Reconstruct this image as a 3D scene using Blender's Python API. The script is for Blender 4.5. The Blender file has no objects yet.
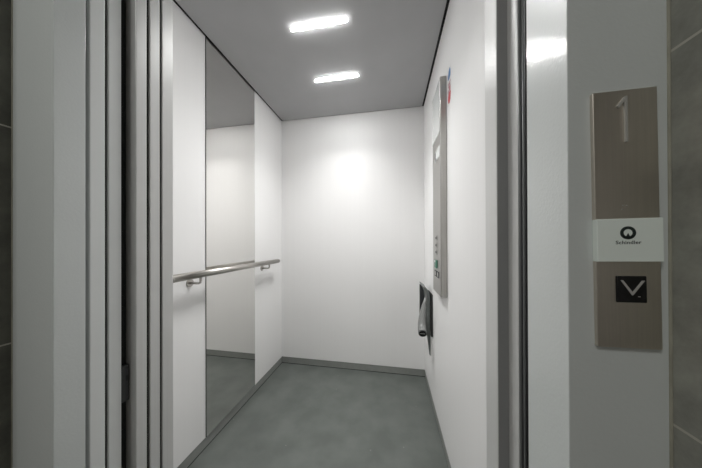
import bpy, bmesh, math, random
from mathutils import Vector, Matrix
random.seed(4)
S = bpy.context.scene
COL = S.collection
DZ = 0.013                      # lifts every height so the cab floor lies at z = 0

# ------------------------------------------------------------------ materials
def mat(name, color, rough=0.5, metal=0.0, spec=0.5, noise=None, bump=None, coat=0.0, coat_rough=0.1, emit=None):
    """noise = (scale xyz, amount) mottles the colour; bump = (scale xyz, strength, distance)."""
    m = bpy.data.materials.new(name); m.use_nodes = True
    nt = m.node_tree; b = nt.nodes['Principled BSDF']
    b.inputs['Base Color'].default_value = (*color, 1)
    b.inputs['Roughness'].default_value = rough
    b.inputs['Metallic'].default_value = metal
    b.inputs['Specular IOR Level'].default_value = spec
    b.inputs['Coat Weight'].default_value = coat
    b.inputs['Coat Roughness'].default_value = coat_rough
    tc = nt.nodes.new('ShaderNodeTexCoord')
    def tex(scale, detail=3):
        mp = nt.nodes.new('ShaderNodeMapping'); mp.inputs['Scale'].default_value = scale
        nt.links.new(tc.outputs['Object'], mp.inputs['Vector'])
        n = nt.nodes.new('ShaderNodeTexNoise'); n.inputs['Scale'].default_value = 1.0; n.inputs['Detail'].default_value = detail
        nt.links.new(mp.outputs['Vector'], n.inputs['Vector'])
        return n
    if noise:
        n = tex(noise[0]); r = nt.nodes.new('ShaderNodeValToRGB'); a = noise[1]
        r.color_ramp.elements[0].position = .3; r.color_ramp.elements[1].position = .7
        r.color_ramp.elements[0].color = (*[c * (1 - a) for c in color], 1)
        r.color_ramp.elements[1].color = (*[min(1, c * (1 + a)) for c in color], 1)
        nt.links.new(n.outputs['Fac'], r.inputs['Fac']); nt.links.new(r.outputs['Color'], b.inputs['Base Color'])
    if bump:
        n = tex(bump[0], 2); bp = nt.nodes.new('ShaderNodeBump')
        bp.inputs['Strength'].default_value = bump[1]; bp.inputs['Distance'].default_value = bump[2]
        nt.links.new(n.outputs['Fac'], bp.inputs['Height']); nt.links.new(bp.outputs['Normal'], b.inputs['Normal']); nt.links.new(bp.outputs['Normal'], b.inputs['Coat Normal'])
    if emit:
        b.inputs['Emission Color'].default_value = (*emit[0], 1); b.inputs['Emission Strength'].default_value = emit[1]
    return m

M = {}
M['panel'] = mat('white_wall_panel', (.86, .853, .85), .45, spec=.4, noise=((60, 60, .5), .006), bump=((60, 60, 60), .02, .001))
M['ceiling'] = mat('grey_ceiling_sheet', (.43, .43, .435), .55, spec=.35, noise=((9, 9, 9), .02))
M['gap'] = mat('black_shadow_gap', (.008, .008, .008), .8)
M['skirt'] = mat('grey_skirting', (.27, .28, .265), .45, noise=((30, 30, 30), .05))
M['mirror'] = mat('mirror_glass', (.86, .85, .83), 0.0, 1.0)
M['mirror_edge'] = mat('dark_mirror_edge', (.05, .05, .045), .4)
M['steel'] = mat('brushed_steel', (.50, .48, .45), .30, 1.0, noise=((300, 6, 300), .05))
M['steel_v'] = mat('brushed_steel_vertical', (.45, .44, .42), .36, 1.0, noise=((500, 500, 5), .06))
M['plate'] = mat('warm_brushed_steel', (.70, .65, .58), .36, 1.0, noise=((500, 500, 9), .03))
M['plate_hi'] = mat('polished_steel', (.52, .51, .48), .4, .3)
M['frame'] = mat('grey_powder_coat', (.64, .67, .66), .36, spec=.5, coat=.6, coat_rough=.12, bump=((210, 210, 210), .32, .0007))
M['doorpaint'] = mat('grey_door_paint', (.78, .80, .79), .36, spec=.5, noise=((40, 40, 2), .02))
M['carpaint'] = mat('light_grey_car_door_metal', (.66, .66, .65), .36, .15, spec=.5, noise=((200, 200, 2), .02))
M['dark'] = mat('dark_rubber', (.015, .016, .016), .5)
M['darkgrey'] = mat('dark_grey_metal', (.05, .053, .055), .45)
M['sealgrey'] = mat('grey_rubber_lip', (.16, .165, .165), .35)
M['strike'] = mat('mid_grey_strike_strip', (.22, .22, .22), .45)
M['silicone'] = mat('beige_silicone', (.34, .33, .27), .5, noise=((30, 30, 20), .2))
M['glasswhite'] = mat('white_back_painted_glass', (.90, .97, .92), .15, spec=.5, coat=.4, coat_rough=.05)
M['copglass'] = mat('white_cop_glass', (.80, .82, .81), .10, spec=.6, coat=.4, coat_rough=.04)
M['ink'] = mat('dark_green_ink', (.018, .03, .026), .5)
M['black'] = mat('black_button', (.004, .004, .0045), .22)
M['chev'] = mat('grey_chevron', (.45, .44, .42), .45)
M['blue'] = mat('blue_print', (.04, .17, .42), .45)
M['red'] = mat('red_print', (.62, .07, .08), .45)
M['violet'] = mat('pale_mauve_print', (.50, .20, .27), .45)
M['paper'] = mat('clear_white_sticker', (.80, .79, .78), .35)
M['green'] = mat('green_button', (.01, .17, .10), .35)
M['seat'] = mat('grey_green_plastic', (.15, .165, .16), .42, noise=((60, 60, 60), .1))
M['seatlight'] = mat('pale_grey_plastic', (.21, .215, .21), .3)
M['white_metal'] = mat('grey_lamp_rim', (.33, .33, .33), .4)
M['lamp'] = mat('lamp_lens', (.9, .9, .9), .4, emit=((1.0, 1.0, .99), 128.0))
M['plaster'] = mat('lobby_plaster', (.72, .71, .69), .8, noise=((20, 20, 20), .03))
M['lobby_ceiling'] = mat('lobby_ceiling_white', (.7, .7, .69), .8)
M['sill'] = mat('aluminium_sill', (.5, .5, .49), .4, 1.0, noise=((4, 300, 4), .08))
M['sill'].name = 'aluminium_sill'

def floor_mat():
    m = mat('grey_green_speckled_lino', (.155, .17, .16), .42, spec=.4)
    nt = m.node_tree; b = nt.nodes['Principled BSDF']
    tc = nt.nodes.new('ShaderNodeTexCoord')
    n = nt.nodes.new('ShaderNodeTexNoise'); n.inputs['Scale'].default_value = 7; n.inputs['Detail'].default_value = 6
    v = nt.nodes.new('ShaderNodeTexVoronoi'); v.inputs['Scale'].default_value = 13
    nt.links.new(tc.outputs['Object'], n.inputs['Vector']); nt.links.new(tc.outputs['Object'], v.inputs['Vector'])
    r = nt.nodes.new('ShaderNodeValToRGB'); r.color_ramp.elements[0].position = .35; r.color_ramp.elements[1].position = .68
    r.color_ramp.elements[0].color = (.106, .118, .108, 1); r.color_ramp.elements[1].color = (.140, .153, .142, 1)
    nt.links.new(n.outputs['Fac'], r.inputs['Fac'])
    s = nt.nodes.new('ShaderNodeValToRGB'); s.color_ramp.elements[0].position = .03; s.color_ramp.elements[1].position = .055
    s.color_ramp.elements[0].color = (.32, .33, .31, 1); s.color_ramp.elements[1].color = (0, 0, 0, 1)
    nt.links.new(v.outputs['Distance'], s.inputs['Fac'])
    mx = nt.nodes.new('ShaderNodeMix'); mx.data_type = 'RGBA'; mx.blend_type = 'LIGHTEN'; mx.inputs['Factor'].default_value = .6
    nt.links.new(r.outputs['Color'], mx.inputs[6]); nt.links.new(s.outputs['Color'], mx.inputs[7])
    nt.links.new(mx.outputs[2], b.inputs['Base Color'])
    bp = nt.nodes.new('ShaderNodeBump'); bp.inputs['Strength'].default_value = .08; bp.inputs['Distance'].default_value = .002
    n2 = nt.nodes.new('ShaderNodeTexNoise'); n2.inputs['Scale'].default_value = 160
    nt.links.new(tc.outputs['Object'], n2.inputs['Vector']); nt.links.new(n2.outputs['Fac'], bp.inputs['Height'])
    nt.links.new(bp.outputs['Normal'], b.inputs['Normal'])
    return m
M['floor'] = floor_mat()

def tile_mat(name, z0, color):
    """stone-look wall tiles .4535 m high and .6 m wide with pale grout"""
    m = mat(name, color, .5, spec=.35)
    nt = m.node_tree; b = nt.nodes['Principled BSDF']; N = nt.nodes.new; L = nt.links.new
    tc = N('ShaderNodeTexCoord'); sp = N('ShaderNodeSeparateXYZ'); L(tc.outputs['Object'], sp.inputs[0])
    def line(sock, off, pitch, w):
        a = N('ShaderNodeMath'); a.operation = 'SUBTRACT'; L(sock, a.inputs[0]); a.inputs[1].default_value = off
        d = N('ShaderNodeMath'); d.operation = 'PINGPONG'; L(a.outputs[0], d.inputs[0]); d.inputs[1].default_value = pitch / 2
        c = N('ShaderNodeMath'); c.operation = 'LESS_THAN'; L(d.outputs[0], c.inputs[0]); c.inputs[1].default_value = w / 2
        return c.outputs[0]
    g = N('ShaderNodeMath'); g.operation = 'MAXIMUM'
    L(line(sp.outputs['Z'], z0, .4535, .0032), g.inputs[0]); L(line(sp.outputs['X'], .637 + .4, .6, .0032), g.inputs[1])
    n = N('ShaderNodeTexNoise'); n.inputs['Scale'].default_value = 16; n.inputs['Detail'].default_value = 9; n.inputs['Roughness'].default_value = .65
    L(tc.outputs['Object'], n.inputs['Vector'])
    r = N('ShaderNodeValToRGB'); r.color_ramp.elements[0].position = .3; r.color_ramp.elements[1].position = .75
    r.color_ramp.elements[0].color = (*[c * .72 for c in color], 1); r.color_ramp.elements[1].color = (*[c * 1.35 for c in color], 1)
    L(n.outputs['Fac'], r.inputs['Fac'])
    mx = N('ShaderNodeMix'); mx.data_type = 'RGBA'; L(g.outputs[0], mx.inputs['Factor']); L(r.outputs['Color'], mx.inputs[6])
    mx.inputs[7].default_value = (.48, .46, .41, 1); L(mx.outputs[2], b.inputs['Base Color'])
    return m
M['tile_r'] = tile_mat('grey_stone_tiles', 1.2962 + DZ, (.30, .302, .268))
M['tile_l'] = tile_mat('shaded_stone_tiles', 1.308 + DZ, (.13, .13, .108))  # same stone as the right wall, colour darkened for the left side's shade

# ------------------------------------------------------------------ geometry
def box(bm, x0, x1, y0, y1, z0, z1, bev=0.0, seg=2, mi=0):
    x0, x1 = min(x0, x1), max(x0, x1); y0, y1 = min(y0, y1), max(y0, y1)
    t = bmesh.new()
    r = bmesh.ops.create_cube(t, size=1.0)
    for v in t.verts:
        v.co = Vector((x0 + (v.co.x + .5) * (x1 - x0), y0 + (v.co.y + .5) * (y1 - y0), z0 + (v.co.z + .5) * (z1 - z0)))
    if bev:
        bmesh.ops.bevel(t, geom=t.edges[:], offset=bev, segments=seg, affect='EDGES', profile=.5)
    merge(bm, t, mi)
def merge(bm, t, mi=0):
    for f in t.faces: f.material_index = mi
    me = bpy.data.meshes.new('tmp'); t.to_mesh(me); t.free(); bm.from_mesh(me); bpy.data.meshes.remove(me)
def tube(bm, pts, rad, seg=24, cap=True, mi=0):
    """round tube through pts; rad is one radius or one per point"""
    pts = [Vector(p) for p in pts]; n = len(pts)
    if not hasattr(rad, '__len__'): rad = [rad] * n
    t = bmesh.new(); rings = []
    up = Vector((0, 0, 1))
    for i, p in enumerate(pts):
        d = (pts[min(i + 1, n - 1)] - pts[max(i - 1, 0)]).normalized()
        a = d.cross(up if abs(d.z) < .95 else Vector((0, 1, 0))).normalized()
        if i and a.dot(pa) < 0: a = -a
        pa = a; c = d.cross(a)
        rings.append([t.verts.new(p + rad[i] * (a * math.cos(2 * math.pi * k / seg) + c * math.sin(2 * math.pi * k / seg))) for k in range(seg)])
    for i in range(n - 1):
        for k in range(seg):
            f = t.faces.new((rings[i][k], rings[i][(k + 1) % seg], rings[i + 1][(k + 1) % seg], rings[i + 1][k])); f.smooth = True
    if cap: t.faces.new(rings[0]); t.faces.new(rings[-1])
    bmesh.ops.recalc_face_normals(t, faces=t.faces[:])
    merge(bm, t, mi)
def prism(bm, poly, lo, hi, axis='y', bev=0.0, mi=0):
    """extrude a 2-D outline: axis y takes (x,z) points, axis x takes (y,z), axis z takes (x,y)"""
    def P(a, b, c):
        return {'y': (a, c, b), 'x': (c, a, b), 'z': (a, b, c)}[axis]
    t = bmesh.new()
    A = [t.verts.new(P(a, b, lo)) for a, b in poly]; B = [t.verts.new(P(a, b, hi)) for a, b in poly]
    n = len(poly)
    t.faces.new(A); t.faces.new(B)
    for i in range(n): t.faces.new((A[i], A[(i + 1) % n], B[(i + 1) % n], B[i]))
    bmesh.ops.recalc_face_normals(t, faces=t.faces[:])
    if bev:
        bmesh.ops.bevel(t, geom=t.edges[:], offset=bev, segments=2, affect='EDGES', profile=.5)
    merge(bm, t, mi)
def disc(bm, c, r0, r1, rr, axis, seg=32, mi=0):
    """ring (r0 inner, 0 = full disc) extruded along an axis by rr"""
    c = Vector(c); ax = Vector(axis).normalized(); u = ax.orthogonal().normalized(); v = ax.cross(u)
    t = bmesh.new()
    def ring(r, h): return [t.verts.new(c + ax * h + r * (u * math.cos(2 * math.pi * k / seg) + v * math.sin(2 * math.pi * k / seg))) for k in range(seg)]
    o0, o1 = ring(r1, 0), ring(r1, rr)
    if r0 > 0:
        i0, i1 = ring(r0, 0), ring(r0, rr)
        for a, b in ((o0, o1), (o1, i1), (i1, i0), (i0, o0)):
            for k in range(seg): t.faces.new((a[k], a[(k + 1) % seg], b[(k + 1) % seg], b[k]))
    else:
        t.faces.new(o0); t.faces.new(o1)
        for k in range(seg): t.faces.new((o0[k], o0[(k + 1) % seg], o1[(k + 1) % seg], o1[k]))
    bmesh.ops.recalc_face_normals(t, faces=t.faces[:])
    merge(bm, t, mi)

def obj(name, bm, mats, parent=None, origin=None):
    """link bm as ONE mesh object; vertices are given in world space and moved under the parent's or own origin"""
    if not isinstance(mats, (list, tuple)): mats = [mats]
    me = bpy.data.meshes.new(name)
    w = Vector((0, 0, 0))
    p = parent
    while p is not None: w += p.location; p = p.parent
    org = Vector(origin) + Vector((0, 0, DZ)) if origin is not None else Vector((0, 0, 0))
    for v in bm.verts: v.co = v.co + Vector((0, 0, DZ)) - w - org
    bm.to_mesh(me); bm.free()
    for m in mats: me.materials.append(m)
    o = bpy.data.objects.new(name, me); COL.objects.link(o)
    o.location = org
    if parent is not None: o.parent = parent
    return o
def tag(o, label, cat, group=None):
    o['label'] = label; o['category'] = cat
    if group: o['group'] = group
    return o
def thing(name, label, cat, loc, group=None):
    o = bpy.data.objects.new(name, None); COL.objects.link(o); o.empty_display_size = .05
    o.location = Vector(loc) + Vector((0, 0, DZ))
    return tag(o, label, cat, group)
def struct(name, bm, mats, label=None, cat=None, parent=None):
    o = obj(name, bm, mats, parent)
    if parent is None: o['kind'] = 'structure'
    if label: o['label'] = label; o['category'] = cat
    return o
def B(): return bmesh.new()

# ------------------------------------------------------------------ the cab
XL, XR, YB, YF = -.9543, .2668, 1.8392, .5715
ZT, ZP, Z0 = 2.145, .045, -DZ
b = B(); box(b, XL - .03, XL, YF, 1.0083, ZP, ZT + .05); box(b, XL - .03, XL - .0005, 1.0083, 1.4318, ZP, ZT + .05)
box(b, XL - .03, XL, 1.4318, YB + .03, ZP, ZT + .05)
struct('wall_left', b, M['panel'], 'white left wall of the cab behind the mirror and handrail', 'wall')
b = B(); box(b, XR, XR + .03, YF, YB + .03, ZP, ZT + .05)
struct('wall_right', b, M['panel'], 'white right wall of the cab with the button column', 'wall')
b = B(); box(b, XL, XR, YB, YB + .03, ZP, ZT + .05)
struct('wall_back', b, M['panel'], 'plain white back wall of the cab', 'wall')
b = B(); box(b, XL - .03, XR + .03, .545, YB + .03, Z0 - .03, Z0)
struct('floor', b, M['floor'], 'grey green speckled lino floor of the cab', 'floor')
b = B(); box(b, XL + .013, XR - .013, YF + .01, YB - .006, ZT, ZT + .02, mi=0)
box(b, XL, XR, YF, YB, ZT + .03, ZT + .05, mi=1)
box(b, XL + .1, XL + .14, YF + .1, YB - .1, ZT + .02, ZT + .03, mi=1); box(b, XR - .14, XR - .1, YF + .1, YB - .1, ZT + .02, ZT + .03, mi=1)
box(b, XL + .0002, XL + .0035, YF, YB, ZT + .003, ZT + .03, mi=1); box(b, XR - .0035, XR - .0002, YF, YB, ZT + .003, ZT + .03, mi=1)
box(b, XL, XR, YB - .003, YB - .0002, ZT + .003, ZT + .03, mi=1)
struct('ceiling', b, [M['ceiling'], M['gap']], 'grey suspended ceiling sheet of the cab with dark edge gaps', 'ceiling')
b = B(); box(b, XL - .03, XL - .003, YF, YB, Z0, ZP - .0025); box(b, XL - .03, XL - .008, YF, YB, ZP - .0025, ZP, mi=1)
box(b, XL - .03, XL - .0025, YF, YB, Z0, Z0 + .004, mi=1)
struct('baseboard_left', b, [M['skirt'], M['gap']])
b = B(); box(b, XL - .003, XR + .003, YB + .003, YB + .03, Z0, ZP - .0025); box(b, XL, XR, YB + .008, YB + .03, ZP - .0025, ZP, mi=1)
box(b, XL - .003, XR + .003, YB + .0025, YB + .03, Z0, Z0 + .004, mi=1)
struct('baseboard_back', b, [M['skirt'], M['gap']])
b = B(); box(b, XR + .003, XR + .03, YF, YB, Z0, ZP - .0025); box(b, XR + .008, XR + .03, YF, YB, ZP - .0025, ZP, mi=1)
struct('baseboard_right', b, [M['skirt'], M['gap']])

# front of the cab: return panel and strike post each side, header above
CX = -.6544                     # left edge of the open car doorway
RX = .2225                      # right edge of the open car doorway
b = B(); box(b, XL - .03, CX, .539, YF, Z0, ZT + .05, .0012)
struct('trim_1', b, M['carpaint'], 'light grey left return post at the cab entrance', 'door post')
b = B(); box(b, CX, RX, .539, YF, 2.0, ZT + .05, .0012)
struct('wall_front', b, M['carpaint'], 'grey header over the cab doorway', 'wall')
b = B()
prof = [(RX, YF - .001)]
prof = [(RX + .06, .5726), (RX + .001, .5726), (RX, .5716), (RX, .5160), (RX + .001, .5152), (.2435, .5152), (.2435, .508), (.2428, .503),
        (.2428, .481), (.2436, .4785), (.2475, .4765), (.30, .4765), (.30, .5726)]
prism(b, prof, Z0, 2.05, 'z')
box(b, RX + .001, .2437, .5137, .5152, Z0, 2.05, mi=1)
struct('trim_2', b, [M['carpaint'], M['strike']], 'stepped light grey strike post on the right of the cab doorway', 'door post')
b = B(); box(b, .247, .30, .4385, .476, Z0, 2.05)
tube(b, [(.2448, .4735, Z0), (.2448, .4735, 2.05)], .0028, 10, mi=1); tube(b, [(.2442, .4605, Z0), (.2442, .4605, 2.05)], .0017, 10, mi=1)
struct('trim_3', b, [M['dark'], M['sealgrey']], 'black rubber seal strip between the strike post and the landing frame', 'seal')
b = B(); box(b, -1.30, .30, .386, .5715, Z0 - .03, Z0 - .001, mi=0)
for k in range(6): box(b, -1.25, .229, .395 + k * .027, .403 + k * .027, Z0 - .001, Z0 + .002, mi=0)
struct('trim_4', b, M['sill'], 'ribbed aluminium door sill', 'sill')

# sliding doors, stacked open on the left
def panel(x, y0, y1, m, lip=.0017):
    b = B(); box(b, x - .46, x, y0, y1, Z0 + .006, 2.02, lip, 2)
    return b
LX = -.6706
d1 = struct('door_1', panel(LX, .3898, .4178, M), M['doorpaint'], 'landing door panel nearest the lobby', 'lift door')
d2 = struct('door_2', panel(LX, .4242, .4502, M), M['doorpaint'], 'landing door panel next to the dark gap', 'lift door')
d3 = struct('door_3', panel(CX, .4709, .4974, M), M['carpaint'], 'car door panel on the cab side of the dark gap', 'lift door')
d4 = struct('door_4', panel(CX, .5052, .5322, M), M['carpaint'], 'car door panel next to the return post', 'lift door')
b = B(); box(b, -.6838, -.6745, .4515, .4685, .655, .748, .001); box(b, -.6747, -.6735, .456, .466, .70, .742); box(b, -.6742, -.6728, .4615, .4672, .708, .722, mi=1)
obj('door_coupler', b, [M['darkgrey'], M['dark']], d2)
b = B(); box(b, -1.10, -.676, .4185, .4235, Z0 + .01, 2.01); obj('gap_shade_fill', b, M['gap'], d1)  # not a real seal: black filler standing for the shade in each door gap
b = B(); box(b, -1.10, -.684, .4510, .4688, Z0 + .01, 2.01); obj('gap_shade_fill', b, M['gap'], d2)
b = B(); box(b, -1.10, -.659, .4980, .5046, Z0 + .01, 2.01); obj('gap_shade_fill', b, M['gap'], d3)
b = B(); box(b, -1.10, -.659, .5328, .5384, Z0 + .01, 2.01); obj('gap_shade_fill', b, M['gap'], d4)

# landing door frame
FY, TL, TR = .3347, -.7856, .3371
b = B(); prism(b, [(LX, FY), (LX, .3832), (-.76, .3832), (-.76, .42), (TL - .04, .42), (TL - .04, FY)], Z0, 2.12, 'z', .0011)
struct('trim_5', b, M['frame'], 'grey left upright of the landing door frame beside shaded tiles', 'door frame')
b = B(); prism(b, [(.2294, FY), (.2294, .4228), (.242, .4228), (.242, .438), (TR + .04, .438), (TR + .04, FY)], Z0, 2.12, 'z', .0011)
struct('trim_6', b, M['frame'], 'grey right upright of the landing door frame carrying the call panel', 'door frame')
b = B(); box(b, LX, .2294, FY, .385, 2.0, 2.12, .001)
struct('trim_7', b, M['frame'], 'grey head of the landing door frame', 'door frame')
b = B(); box(b, TR - .0022, TR + .001, FY - .002, FY + .001, Z0, 2.12, .0012)
struct('trim_8', b, M['silicone'], 'beige sealant bead between the right frame and the tiles', 'sealant')
b = B(); box(b, TL - .0015, TL + .0012, FY - .0015, FY + .001, Z0, 2.12, .001)
struct('trim_9', b, M['silicone'], 'beige sealant bead between the left frame and the tiles', 'sealant')

# ------------------------------------------------------------------ the lobby around the doorway
NY = .272
b = B(); box(b, -2.2, TL, NY, .47, Z0, 2.6)
struct('wall_front_left', b, M['tile_l'], 'shaded stone tiled wall left of the landing frame', 'tiled wall')
b = B(); box(b, TR, 2.0, NY, .47, Z0, 2.6)
struct('wall_front_right', b, M['tile_r'], 'grey stone tiled wall right of the landing frame', 'tiled wall')
b = B(); box(b, TL, TR, NY, .47, 2.12, 2.6)
struct('wall_front_top', b, M['tile_r'])
b = B(); box(b, -2.2, 2.0, -2.3, .386, Z0 - .03, Z0 - .001)
struct('floor_lobby', b, mat('lobby_floor_tiles', (.16, .15, .135), .4, noise=((6, 6, 6), .15)))
b = B(); box(b, -2.2, 2.0, -2.3, .47, 2.6, 2.63)
struct('ceiling_lobby', b, M['lobby_ceiling'])
b = B(); box(b, -2.23, -2.2, -2.3, .47, Z0, 2.6); struct('wall_lobby_left', b, M['plaster'])
b = B(); box(b, 2.0, 2.03, -2.3, .47, Z0, 2.6); struct('wall_lobby_right', b, M['plaster'])
b = B(); box(b, -2.2, 2.0, -2.33, -2.3, Z0, 2.6); struct('wall_lobby_back', b, M['plaster'])

# ------------------------------------------------------------------ mirror
t = thing('wall_mirror', 'tall frameless mirror panel on the left cab wall behind the handrail', 'mirror', (XL, 1.22, ZP))
b = B(); box(b, XL + .0035, XL + .0042, 1.0095, 1.4310, ZP + .001, ZT - .001); obj('mirror_glass', b, M['mirror'], t)
b = B(); box(b, XL - .0004, XL + .0035, 1.0087, 1.4315, ZP, ZT)
box(b, XL + .0005, XL + .0043, 1.0083, 1.0095, ZP, ZT)
obj('backing', b, M['mirror_edge'], t)

# ------------------------------------------------------------------ handrail
RXc, RZ, RR = -.892, .913, .0165
t = thing('handrail', 'round brushed steel handrail across the mirror on the left wall', 'handrail', (XL, 1.22, RZ))
b = B(); tube(b, [(RXc, .772, RZ), (RXc, 1.654, RZ)], RR, 32); obj('rail', b, M['steel'], t)
for y0, y1 in ((1.654, 1.660), (.766, .772)):
    b = B(); tube(b, [(RXc, y0, RZ), (RXc, y1, RZ)], [RR, RR * .86] if y0 > 1 else [RR * .86, RR], 32); obj('end_cap', b, M['steel'], t)
for y in (.915, 1.525):
    b = B()
    pts = [(RXc, y, RZ - .012), (RXc, y, RZ - .030)]
    for k in range(7):
        a = k / 6 * math.pi / 2
        pts.append((RXc - .014 * (1 - math.cos(a)), y, RZ - .030 - .014 * math.sin(a)))
    pts.append((XL + .004, y, RZ - .044))
    tube(b, pts, .0055, 14)
    br = obj('bracket', b, M['steel'], t)
    b = B(); disc(b, (XL, y, RZ - .044), 0, .019, .004, (1, 0, 0)); obj('rosette', b, M['steel'], br)

# ------------------------------------------------------------------ ceiling lamps
def stadium(L, w, n=10):
    r = w / 2; p = []
    for k in range(n + 1):
        a = -math.pi / 2 + math.pi * k / n; p.append((L / 2 - r + r * math.cos(a), r * math.sin(a)))
    for k in range(n + 1):
        a = math.pi / 2 + math.pi * k / n; p.append((-L / 2 + r + r * math.cos(a), r * math.sin(a)))
    return p
for y, lab in ((1.05, 'glowing white strip lamp in the cab ceiling, nearer the doorway'),
               (1.414, 'glowing white strip lamp in the cab ceiling, nearer the back wall')):
    t = thing('ceiling_lamp', lab, 'ceiling light', (-.346, y, ZT), 'strip lamps in the cab ceiling')
    b = B(); prism(b, [(-.346 + p, y + q) for p, q in stadium(.294, .021)], ZT - .002, ZT + .003, 'z'); obj('lamp_rim', b, M['white_metal'], t)
    b = B(); prism(b, [(-.346 + p, y + q) for p, q in stadium(.290, .017)], ZT - .005, ZT - .0005, 'z', .001); obj('diffuser', b, M['lamp'], t)

# ------------------------------------------------------------------ car operating panel
PX = XR - .030
t = thing('lift_control_panel', 'tall narrow steel button column on the right cab wall', 'lift control panel', (XR, 1.21, .80))
b = B(); box(b, PX, XR, 1.115, 1.304, .798, 1.857, .003); obj('housing', b, M['steel_v'], t)
b = B(); box(b, PX - .0025, PX, 1.121, 1.300, 1.596, 1.848, .0006); obj('glass_panel', b, M['copglass'], t)
b = B(); box(b, PX - .002, PX, 1.121, 1.235, 1.480, 1.532, .0006); dsp = obj('display', b, M['copglass'], t)
b = B(); box(b, PX - .0028, PX - .002, 1.216, 1.232, 1.497, 1.528); box(b, PX - .0028, PX - .002, 1.198, 1.216, 1.483, 1.496); obj('display_mark', b, M['darkgrey'], dsp)
for z in (1.084, 1.047, 1.011):
    b = B(); box(b, PX - .003, PX, 1.192, 1.228, z - .013, z + .013, .0008); bt = obj('floor_button', b, M['steel_v'], t)
    b = B(); box(b, PX - .0036, PX - .003, 1.198, 1.222, z - .006, z + .005); obj('button_mark', b, M['darkgrey'], bt)
b = B(); box(b, PX - .0045, PX, 1.188, 1.246, .928, .970, .001); g = obj('door_open_button', b, M['green'], t); g['label'] = 'green button'
b = B(); box(b, PX - .0052, PX - .0045, 1.222, 1.240, .957, .967); obj('button_mark', b, M['paper'], g)
for y in (1.172, 1.228):
    b = B(); box(b, PX - .003, PX, y - .023, y + .023, .883, .915, .001); q = obj('door_button', b, M['darkgrey'], t)
    b = B(); box(b, PX - .0037, PX - .003, y - .014, y + .014, .889, .909); obj('button_mark', b, M['steel_v'], q)

# ------------------------------------------------------------------ wall sticker
t = thing('wall_sticker', 'narrow blue and red printed sticker on the right cab wall above the button column', 'sticker', (XR, 1.062, 1.695))
b = B(); box(b, XR - .0006, XR, 1.040, 1.090, 1.690, 1.855); obj('backing', b, M['paper'], t)
b = B(); prism(b, [(1.046, 1.816), (1.050, 1.808), (1.066, 1.803), (1.086, 1.808), (1.088, 1.822), (1.072, 1.846), (1.054, 1.850), (1.046, 1.835)], XR - .0011, XR - .0006, 'x'); obj('blue_print', b, M['blue'], t)
b = B(); random.seed(2)
for k in range(5):
    z = 1.787 - k * .0105; y = 1.052 + .004 * (k % 2)
    box(b, XR - .0011, XR - .0006, y - .006, y + .034 - .006 * (k % 3), z - .0035, z + .0025)
obj('text_print', b, M['violet'], t)
b = B(); prism(b, [(1.041, 1.735), (1.052, 1.743), (1.078, 1.745), (1.089, 1.722), (1.080, 1.700), (1.064, 1.692), (1.048, 1.705)], XR - .0011, XR - .0006, 'x')
box(b, XR - .0011, XR - .0006, 1.048, 1.060, 1.748, 1.768); obj('red_print', b, M['red'], t)

# ------------------------------------------------------------------ folded wall seat on the right wall near the back
t = thing('folding_wall_seat', 'grey fold-up seat with a round tube end, low on the right cab wall', 'folding seat', (XR, 1.56, .46))
b = B(); prism(b, [(XR, .455), (.2555, .455), (.2515, .50), (.2525, .66), (.258, .715), (XR, .725)], 1.482, 1.64, 'y', .002); obj('wall_plate', b, M['dark'], t)
b = B()   # curved shell standing off the wall
prism(b, [(.2535, .475), (.2535, .70), (.248, .735), (.236, .757), (.218, .772), (.204, .778), (.214, .757), (.223, .73), (.228, .69), (.2265, .62), (.222, .54), (.218, .475)], 1.50, 1.66, 'y', .003)
sh = obj('seat_shell', b, M['seat'], t)
b = B()   # pale rim along the near edge of the shell
P = [(.204, .778), (.213, .768), (.222, .748), (.2285, .718), (.2305, .685), (.2295, .66)]
tube(b, [(x, 1.503, z) for x, z in P], [.0035, .005, .006, .006, .006, .004], 12); obj('rim', b, M['seatlight'], sh)
b = B(); prism(b, [(.1985, .774), (.206, .768), (.219, .748), (.2275, .715), (.230, .68), (.228, .63), (.215, .575), (.1975, .555)], 1.575, 1.60, 'y', .002); obj('backrest_fin', b, M['darkgrey'], t)
b = B()
tube(b, [(.236, 1.56, .700), (.2325, 1.545, .685), (.2235, 1.53, .655), (.213, 1.515, .612), (.205, 1.503, .570), (.200, 1.488, .535), (.1975, 1.465, .510), (.1962, 1.442, .499), (.1955, 1.430, .4948)],
     [.006, .009, .0145, .020, .0235, .0255, .0265, .0265, .0260], 28)
arm = obj('arm_tube', b, M['seatlight'], t)
ax = (-.05, -.92, -.25)
b = B(); disc(b, (.1957, 1.432, .4955), 0, .0215, .0045, ax); cp = obj('end_cap', b, M['black'], arm)
b = B(); a = Vector(ax).normalized(); c0 = Vector((.1957, 1.432, .4955)) + a * .0045; side = a.cross(Vector((0, 0, 1))).normalized()
tube(b, [c0 - side * .016, c0 + side * .016], .002, 8); obj('slot', b, M['seatlight'], cp)
b = B(); prism(b, [(XR, .29), (.262, .29), (.246, .42), (.238, .48), (XR, .48)], 1.575, 1.60, 'y', .002); obj('lower_wedge', b, M['seat'], t)  # tapered grey wedge against the wall, below the wall plate

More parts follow.
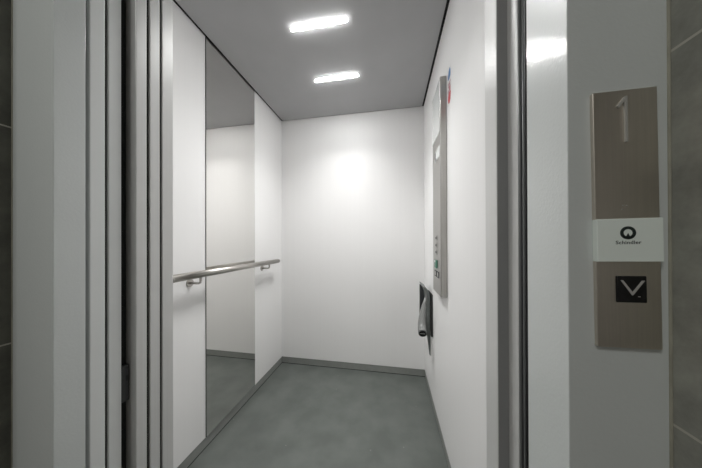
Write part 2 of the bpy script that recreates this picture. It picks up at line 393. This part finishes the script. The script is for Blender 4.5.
# ------------------------------------------------------------------ landing call panel
LY = .3297
t = thing('landing_call_panel', 'brushed steel call panel with white glass strip on the right door frame', 'call panel', (.289, FY, .9326))
b = B(); box(b, .2556, .3224, LY, FY, 1.0925, 1.2534, .0005, 1); up = obj('floor_plate', b, M['plate'], t)
b = B(); box(b, .2556, .3224, LY, FY, .9326, 1.0400, .0005, 1); lo = obj('button_plate', b, M['plate'], t)
b = B(); box(b, .2556, .3236, LY - .0022, FY, 1.0396, 1.0931, .0006, 1); gl = obj('glass_strip', b, M['glasswhite'], t); gl['label'] = 'white glass strip'
b = B()   # raised figure 1
prism(b, [(.2874, 1.2442), (.2902, 1.2442), (.2902, 1.1878), (.2872, 1.1878), (.2872, 1.2378), (.2812, 1.2305), (.2795, 1.2330)], LY - .0024, LY, 'y', .0003)
obj('raised_figure', b, M['plate_hi'], up)
for x, z in ((.2849, 1.1094), (.2888, 1.1090), (.2842, 1.1047)):
    b = B(); bmesh.ops.create_uvsphere(b, u_segments=10, v_segments=6, radius=.0008)
    for v in b.verts: v.co = v.co + Vector((x, LY, z))
    obj('braille_dot', b, M['plate_hi'], up)
GY = LY - .0022
b = B(); c = Vector((.2876, GY, 1.0754))
disc(b, c, .0046, .0080, .0003, (0, -1, 0), 40)
prism(b, [(c.x, c.z - .0004), (c.x - .0026, c.z - .0060), (c.x + .0026, c.z - .0060)], GY - .0003, GY, 'y')
prism(b, [(c.x - .0045, c.z - .0022), (c.x - .0034, c.z - .0056), (c.x - .0052, c.z - .0056)], GY - .0003, GY, 'y')
prism(b, [(c.x + .0045, c.z - .0022), (c.x + .0034, c.z - .0056), (c.x + .0052, c.z - .0056)], GY - .0003, GY, 'y')
for v in b.verts: v.co.x = c.x + (v.co.x - c.x) * 1.02
obj('ring_emblem', b, M['ink'], gl)
cu = bpy.data.curves.new('lettering', 'FONT'); cu.body = 'Schindler'; cu.align_x = 'CENTER'; cu.size = .0059; cu.extrude = .0001; cu.offset = .00006; cu.space_character = 1.06
fo = bpy.data.objects.new('tmp_text', cu); COL.objects.link(fo)
dg = bpy.context.evaluated_depsgraph_get(); me = bpy.data.meshes.new_from_object(fo.evaluated_get(dg))
bpy.data.objects.remove(fo)
b = B(); b.from_mesh(me); bpy.data.meshes.remove(me)
xs = [v.co.x for v in b.verts]; sx = .0262 / (max(xs) - min(xs))
for v in b.verts: v.co = Vector((.2878 + v.co.x * sx, GY - .0001 - v.co.z, 1.0616 + v.co.y))
obj('lettering', b, M['ink'], gl)
b = B(); box(b, .2757, .3068, LY - .0012, LY + .002, .9893, 1.0220, .0005, 1); bt = obj('call_button', b, M['black'], lo); bt['label'] = 'black square down button'
b = B(); w = .0028
prism(b, [(.2795, 1.0170), (.2823, 1.0170), (.2917, 1.0025), (.3014, 1.0166), (.3046, 1.0166), (.2922, .9986), (.2910, .9986)], LY - .0016, LY - .0012, 'y')
obj('chevron', b, M['chev'], bt)
b = B(); box(b, .2972, .2998, LY - .0015, LY - .0012, .9966, .9972); obj('tick', b, M['chev'], bt)

t.location.x += .0022; t.rotation_euler.y = -.013        # the plate sits a touch out of plumb

# ------------------------------------------------------------------ light
def area(name, loc, sx, sy, power, color):
    l = bpy.data.lights.new(name, 'AREA'); l.shape = 'RECTANGLE'; l.size = sx; l.size_y = sy; l.energy = power; l.color = color
    o = bpy.data.objects.new(name, l); COL.objects.link(o); o.location = loc
    return o
area('lobby_ceiling_light', (-.75, -.95, 2.595 + DZ), .6, .6, 17, (1, 1, .97))
for y in (1.05, 1.414):         # the beam of each strip lamp, straight down from its lens
    o = area('strip_lamp_beam', (-.346, y, ZT - .006 + DZ), .28, .014, 3.6, (1, 1, .99)); o.data.spread = math.radians(115)
w = bpy.data.worlds.new('World'); S.world = w; w.use_nodes = True
w.node_tree.nodes['Background'].inputs['Color'].default_value = (.02, .02, .02, 1)

# ------------------------------------------------------------------ camera
yaw, pitch, roll, F = .1758, .0025, -.003, 221.165
cy_, sy_ = math.cos(yaw), math.sin(yaw)
f = Vector((-sy_ * math.cos(pitch), cy_ * math.cos(pitch), math.sin(pitch)))
r = Vector((cy_, sy_, 0)); u = r.cross(f)
r2 = r * math.cos(roll) + u * math.sin(roll); u2 = r2.cross(f)
cam = bpy.data.cameras.new('camera'); co = bpy.data.objects.new('camera', cam); COL.objects.link(co)
mw = Matrix((r2, u2, -f)).transposed().to_4x4(); mw.translation = (0, 0, 1.0653 + DZ); co.matrix_world = mw
cam.sensor_width = 36; cam.lens = 36 * F / 702; cam.shift_y = 7.2736 / 702; cam.clip_start = .01
S.camera = co
S.view_settings.view_transform = 'Standard'; S.view_settings.look = 'None'
S.view_settings.gamma = 1; S.view_settings.use_curve_mapping = False
S.view_settings.exposure = 0.0
S.cycles.max_bounces = 16; S.cycles.diffuse_bounces = 10; S.cycles.glossy_bounces = 8
S.cycles.sample_clamp_indirect = 10
